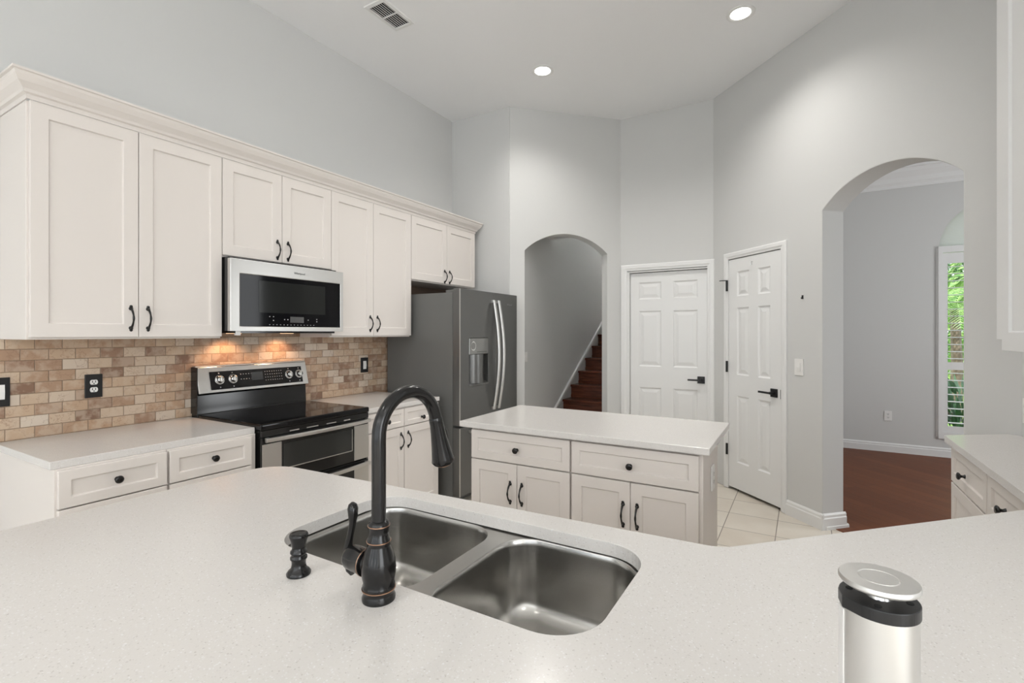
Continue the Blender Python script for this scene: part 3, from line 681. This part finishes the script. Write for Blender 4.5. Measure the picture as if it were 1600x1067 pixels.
# backguard
bm = new()
prism(bm, [(.615, .90), (.681, .90), (.681, 1.195), (.662, 1.203), (.640, 1.203), (.600, 1.045), (.628, 1.035), (.622, .921)], lambda y, z: (.0, y, z), lambda y, z: (RW, y, z))
bgd = obj('backguard', bm, M_BLKGLOSS, rg, bevel=.003)
tilt = math.atan2(.040, .158)
def on_panel(u, s_, off=0):   # point on the tilted control face
    return (u, .600+.040*s_-off*math.cos(tilt), 1.045+.158*s_+off*math.sin(tilt))
def panel_slab(name, m, parent, u0, u1, s0, s1_, o0, o1, bevel=0):
    bm = new(); lo = [on_panel(u0, s0, o0), on_panel(u1, s0, o0), on_panel(u1, s1_, o0), on_panel(u0, s1_, o0)]
    hi = [on_panel(u0, s0, o1), on_panel(u1, s0, o1), on_panel(u1, s1_, o1), on_panel(u0, s1_, o1)]
    loft(bm, [lo, hi], True, True); return obj(name, bm, m, parent, bevel=bevel)
panel_slab('steel_frame', M_STEEL, bgd, .0, RW, .0, .99, .001, .006, .002)
bm = new(); box(bm, .0, RW, .638, .680, 1.2035, 1.212); obj('steel_cap', bm, M_STEEL, bgd, bevel=.003)
bm = new(); box(bm, -.004, -.0005, .61, .681, .925, 1.205); obj('side_cap', bm, M_BLKGLOSS, bgd)
cp = panel_slab('control_panel', M_BLKGLASS, bgd, .072, RW-.045, .10, .80, .0065, .009, .001)
for u in (.128, .212, RW-.15, RW-.07):
    c = Vector(on_panel(u, .47, .009)); nrm = Vector((0, -math.cos(tilt), math.sin(tilt)))
    bm = new(); tube(bm, [c, c+nrm*.004, c+nrm*.006, c+nrm*.022, c+nrm*.025], [.027, .027, .021, .019, .014], 28); kb = obj('knob', bm, M_CHROME, rg, smooth=40)
    bm = new(); tube(bm, [c+nrm*.0004, c+nrm*.003], .029, 28); obj('bezel', bm, M_STEEL, kb)
    bm = new(); q_ = Matrix.Rotation(tilt, 3, 'X')
    box(bm, -.004, .004, -.005, .005, -.018, .018); bm.transform(Matrix.Translation(c+nrm*.027) @ Matrix.Rotation(-tilt, 4, 'X')); obj('grip', bm, M_STEEL, kb, bevel=.001)
def mark(u, s_, w_=.004, h_=.02):
    bm = new(); loft(bm, [[on_panel(u, s_, .0092), on_panel(u+w_, s_, .0092), on_panel(u+w_, s_+h_, .0092), on_panel(u, s_+h_, .0092)], [on_panel(u, s_, .0095), on_panel(u+w_, s_, .0095), on_panel(u+w_, s_+h_, .0095), on_panel(u, s_+h_, .0095)]], True, True); obj('printed_key', bm, M_MARK, cp)
for i in range(5):
    for j in range(2): mark(.262+i*.018, .42+j*.2, .006, .025)
for i in range(8):
    for j in range(4): mark(.43+i*.017, .30+j*.12, .005, .022)
for u in (.128, .212, RW-.15, RW-.07): mark(u-.003, .16, .006, .04); mark(u-.003, .71, .006, .03)
M_DISP = mat('display', (.02, .025, .03), .05, coat=.5)
panel_slab('display', M_DISP, bgd, .335, .415, .35, .68, .0092, .0096)

# ------------------------------------------------------------------ microwave
MY0, MY1 = 1.590, 2.338
mw = thing('microwave', 'stainless over the range microwave with black glass door', 'microwave', (-2.78, MY0, 0), R(90))
MW = MY1-MY0
bm = new(); box(bm, .0, MW, .03, .42, 1.425, 1.848); box(bm, .03, MW-.02, .02, .40, 1.412, 1.425); obj('body', bm, M_BLKGLOSS, mw)
dw0, dw1 = -.006, .786; zb, zt_ = 1.424, 1.838
bm = new(); A0 = [(dw0, .028, zb), (dw1, .028, zb), (dw1, .028, zt_), (dw0, .028, zt_)]
B0 = [(dw0, 0, zb), (dw1, 0, zb), (dw1, 0, zt_), (dw0, 0, zt_)]
C0 = [(.048, 0, 1.449), (.762, 0, 1.449), (.762, 0, 1.757), (.048, 0, 1.757)]
D0 = [(.051, .003, 1.452), (.759, .003, 1.452), (.759, .003, 1.754), (.051, .003, 1.754)]
loft(bm, [A0, B0, C0, D0], True, True); md = obj('door', bm, M_STEEL, mw, bevel=.002)
bm = new(); box(bm, .050, .760, .0012, .0028, 1.451, 1.755); mg = obj('door_glass', bm, mat('microwave_glass', (.004, .004, .005), .06, 0, .16), md)
bm = new(); box(bm, .165, .635, .0004, .0011, 1.535, 1.725); obj('window', bm, mat('mesh_window', (.016, .017, .016), .08, 0, .2), mg)
bm = new(); box(bm, .372, .47, .0004, .0011, 1.478, 1.515); obj('display', bm, mat('display_grey', (.10, .10, .10), .1), mg)
for i in range(14): bm = new(); box(bm, .23+i*.024, .236+i*.024, .0004, .0011, 1.462, 1.465); obj('printed_key', bm, M_MARK, mg)
for x, z in ((.23, 1.51), (.255, 1.51), (.255, 1.487), (.33, 1.494), (.352, 1.494), (.50, 1.494), (.565, 1.50), (.565, 1.485)): bm = new(); box(bm, x, x+.006, .0004, .0011, z, z+.005); obj('printed_key', bm, M_MARK, mg)
text('Whirlpool', .019, mat('dark_logo', (.06, .06, .06), .4), md, (.438, -.0006, 1.792), (R(90), 0, 0))
bm = new(); box(bm, .035, .06, .012, .03, 1.400, 1.424); obj('latch_tab', bm, M_WHITEPL, mw)
for x in (.19, .56):
    bm = new(); box(bm, x-.035, x+.035, .28, .33, 1.409, 1.412); obj('task_lamp', bm, mat('warm_lens', (1, .8, .6), .5, emit=(1, .62, .35), es=1.2), mw)
    l = bpy.data.lights.new('task_lamp_light', 'SPOT'); l.energy = 3.6; l.color = (1, .56, .30); l.spot_size = R(125); l.spot_blend = .6; l.shadow_soft_size = .03
    o = bpy.data.objects.new('task_lamp_light', l); COL.objects.link(o); o.parent = mw; o.location = (x, .31, 1.40); o.rotation_euler = (R(16), 0, 0)

# ------------------------------------------------------------------ refrigerator
FY0, FY1 = 3.200, 4.118; FW = FY1-FY0
fr = thing('refrigerator', 'dark stainless french door refrigerator with water dispenser', 'refrigerator', (-2.38, FY0, 0), R(90))
bm = new(); box(bm, .004, FW-.004, .075, .80, .06, 1.745); box(bm, .03, FW-.03, .12, .78, .0, .06); obj('case', bm, M_SLATESIDE, fr, bevel=.004)
bm = new(); box(bm, .02, .12, .03, .16, 1.745, 1.768); box(bm, FW-.12, FW-.02, .03, .16, 1.745, 1.768); obj('hinge_cover', bm, M_SLATESIDE, fr, bevel=.004)
SPL = .520; M_DISPEN = brushed('grey_steel', (.30, .30, .29), .3, (3, 3, 400), .8)
def fdoor(name, a, b, z0, z1, hole=None):
    bm = new()
    if hole:
        h0, h1, hz0, hz1 = hole; dpt = .05
        outer_b = [(a, .07, z0), (b, .07, z0), (b, .07, z1), (a, .07, z1)]; outer_f = [(a, 0, z0), (b, 0, z0), (b, 0, z1), (a, 0, z1)]
        inner_f = [(h0, 0, hz0), (h1, 0, hz0), (h1, 0, hz1), (h0, 0, hz1)]; inner_b = [(h0+.004, dpt, hz0+.02), (h1-.004, dpt, hz0+.02), (h1-.004, dpt, hz1), (h0+.004, dpt, hz1)]
        loft(bm, [outer_b, outer_f, inner_f, inner_b], True, True)
    else: box(bm, a, b, 0, .07, z0, z1)
    return obj(name, bm, M_SLATE, fr, bevel=.004, seg=3)
dl = fdoor('left_door', .0, SPL-.002, .662, 1.775, (.128, .415, .985, 1.372))
drr = fdoor('right_door', SPL+.002, FW, .662, 1.775)
fz_ = fdoor('freezer_drawer', .0, FW, .09, .645)
bm = new(); box(bm, -.0006, .007, -.0006, .004, .664, 1.773); obj('edge_trim', bm, M_STEEL, dl)
bm = new(); box(bm, -.0006, .007, -.0006, .004, .092, .643); obj('edge_trim', bm, M_STEEL, fz_)
def bowhandle(name, parent, x, z0, z1):
    bm = new(); lp = []
    for k in range(25):
        f = k/24; z = z0+(z1-z0)*f; y = -.018-.055*math.sin(PI*f)
        lp.append([(x-.014, y, z), (x-.010, y-.010, z), (x+.010, y-.010, z), (x+.014, y, z), (x+.010, y+.006, z), (x-.010, y+.006, z)])
    loft(bm, lp, True, True)
    for z in (z0+.01, z1-.01): box(bm, x-.010, x+.010, -.020, .0, z-.012, z+.012)
    obj(name, bm, M_ALU, parent, smooth=35)
bowhandle('handle', dl, SPL-.040, .74, 1.705); bowhandle('handle', drr, SPL+.040, .74, 1.705)
bm = new(); lp = []
for k in range(17):
    f = k/16; x = .12+(FW-.24)*f; y = -.018-.03*math.sin(PI*f); lp.append([(x, y, .588), (x, y-.01, .592), (x, y-.01, .608), (x, y, .612), (x, y+.006, .608), (x, y+.006, .592)])
loft(bm, lp, True, True); box(bm, .122, .142, -.02, 0, .59, .61); box(bm, FW-.142, FW-.122, -.02, 0, .59, .61); obj('handle', bm, M_ALU, fz_, smooth=35)
bm = new(); box(bm, .130, .413, -.002, .045, 1.235, 1.370); dp = obj('dispenser_panel', bm, M_DISPEN, dl, bevel=.004)
bm = new(); lathe(bm, [(.040, -.0035), (.038, -.005), (.034, -.0045), (.030, -.0035)], (.185, 0, 1.305), 'Y', 28, cap=False); obj('dispenser_button', bm, M_CHROME, dp)
for i in range(6): bm = new(); box(bm, .245+i*.025, .257+i*.025, -.0035, -.002, 1.252, 1.257); obj('printed_key', bm, M_DARK, dp)
bm = new(); box(bm, .235, .27, .012, .03, 1.20, 1.2345); obj('nozzle', bm, M_BLKPLATE, dl)
bm = new(); lathe(bm, [(.10, .99), (.10, 1.234)], (.272, .075, 0), 'Z', 32, True)
bmesh.ops.delete(bm, geom=[v_ for v_ in bm.verts if v_.co.y > .055], context='VERTS'); obj('dispenser_back', bm, M_SLATE, dl, smooth=60)
bm = new(); box(bm, .132, .411, -.006, .046, .968, .988); obj('drip_tray', bm, M_SLATE, dl, bevel=.004)
text('Whirlpool', .022, M_LOGO, drr, (.775, -.0006, 1.678), (R(90), 0, 0))

# ------------------------------------------------------------------ plates and switches
def outlet(name, label, loc, rotz, pm, im, w_=.075, h_=.122, kind='duplex', cat='outlet', group=None):
    t_ = thing(name, label, cat, loc, rotz, group)
    bm = new(); box(bm, -w_/2, w_/2, -.007, 0, -h_/2, h_/2); obj('cover_plate', bm, pm, t_, bevel=.002)
    if kind == 'duplex':
        for s_ in (-1, 1):
            bm = new(); z = s_*.0195
            pts = [(.017*math.cos(2*PI*k/28), max(-.0125, min(.0125, .017*math.sin(2*PI*k/28)))) for k in range(28)]
            prism(bm, pts, lambda a, b: (a, -.0075, z+b), lambda a, b: (a, -.009, z+b)); rc = obj('receptacle', bm, im, t_)
            bm = new(); box(bm, -.008, -.005, -.0094, -.009, z-.002, z+.008); box(bm, .005, .008, -.0094, -.009, z-.002, z+.008); tube(bm, [(0, -.009, z-.007), (0, -.0094, z-.007)], .003, 10); obj('slots', bm, M_DARK, rc)
    else:
        bm = new(); prism(bm, [(-.0072, -.034), (-.0085, -.034), (-.012, 0), (-.0085, .034), (-.0072, .034)], lambda y, z: (-.0165, y, z), lambda y, z: (.0165, y, z)); obj('rocker', bm, im, t_)
    return t_
outlet('wall_outlet', 'black outlet plate with two sockets on the stone backsplash', (-3.2028, 1.108, 1.136), R(90), M_BLKPLATE, M_WHITEPL)
outlet('light_switch', 'black switch plate at the left photo edge on the backsplash', (-3.2028, .745+.012, 1.138), R(90), M_BLKPLATE, M_WHITEPL, .07, .135, 'rocker', 'light switch')
outlet('light_switch', 'small black switch plate on the backsplash right of the range', (-3.2028, 2.957, 1.144), R(90), M_BLKPLATE, M_WHITEPL, .078, .125, 'rocker', 'light switch')
outlet('light_switch', 'white light switch between narrow door and large arch', (-.757+1.03*q-.0005, 5.057-1.03*q-.0005, 1.155), R(-45), M_WHITEPL, M_WHITEPL, .08, .125, 'rocker', 'light switch')
outlet('wall_outlet', 'white outlet low on the far dining room wall', (.862, 7.329, .432), 0, M_WHITEPL, M_WHITEPL, .072, .115)
outlet('light_switch', 'white light switch on the stair wall just inside the small arch', (-2.8092, 5.06, 1.135), R(90), M_WHITEPL, M_WHITEPL, .075, .115, 'rocker', 'light switch')
outlet('wall_outlet', 'white outlet on the right end of the island', (-.3905, 2.60, .70), R(90), M_WHITEPL, M_WHITEPL, .075, .12)
outlet('wall_outlet', 'white outlet plate at right photo edge above the counter', (.9242, 3.30, 1.035), R(-90), M_WHITEPL, M_WHITEPL, .075, .12)
bm = new(); box(bm, -.006, .006, -.006, 0, -.014, .014); tube(bm, [(0, -.006, -.006), (0, -.014, -.010), (0, -.016, -.002)], .003, 8)
tag(obj('wall_hook', bm, M_BLKPLATE, loc=(-.757+1.062*q-.0005, 5.057-1.062*q-.0005, 1.683), rotz=R(-45)), 'tiny dark hook alone on the grey wall left of the arch', 'hook')
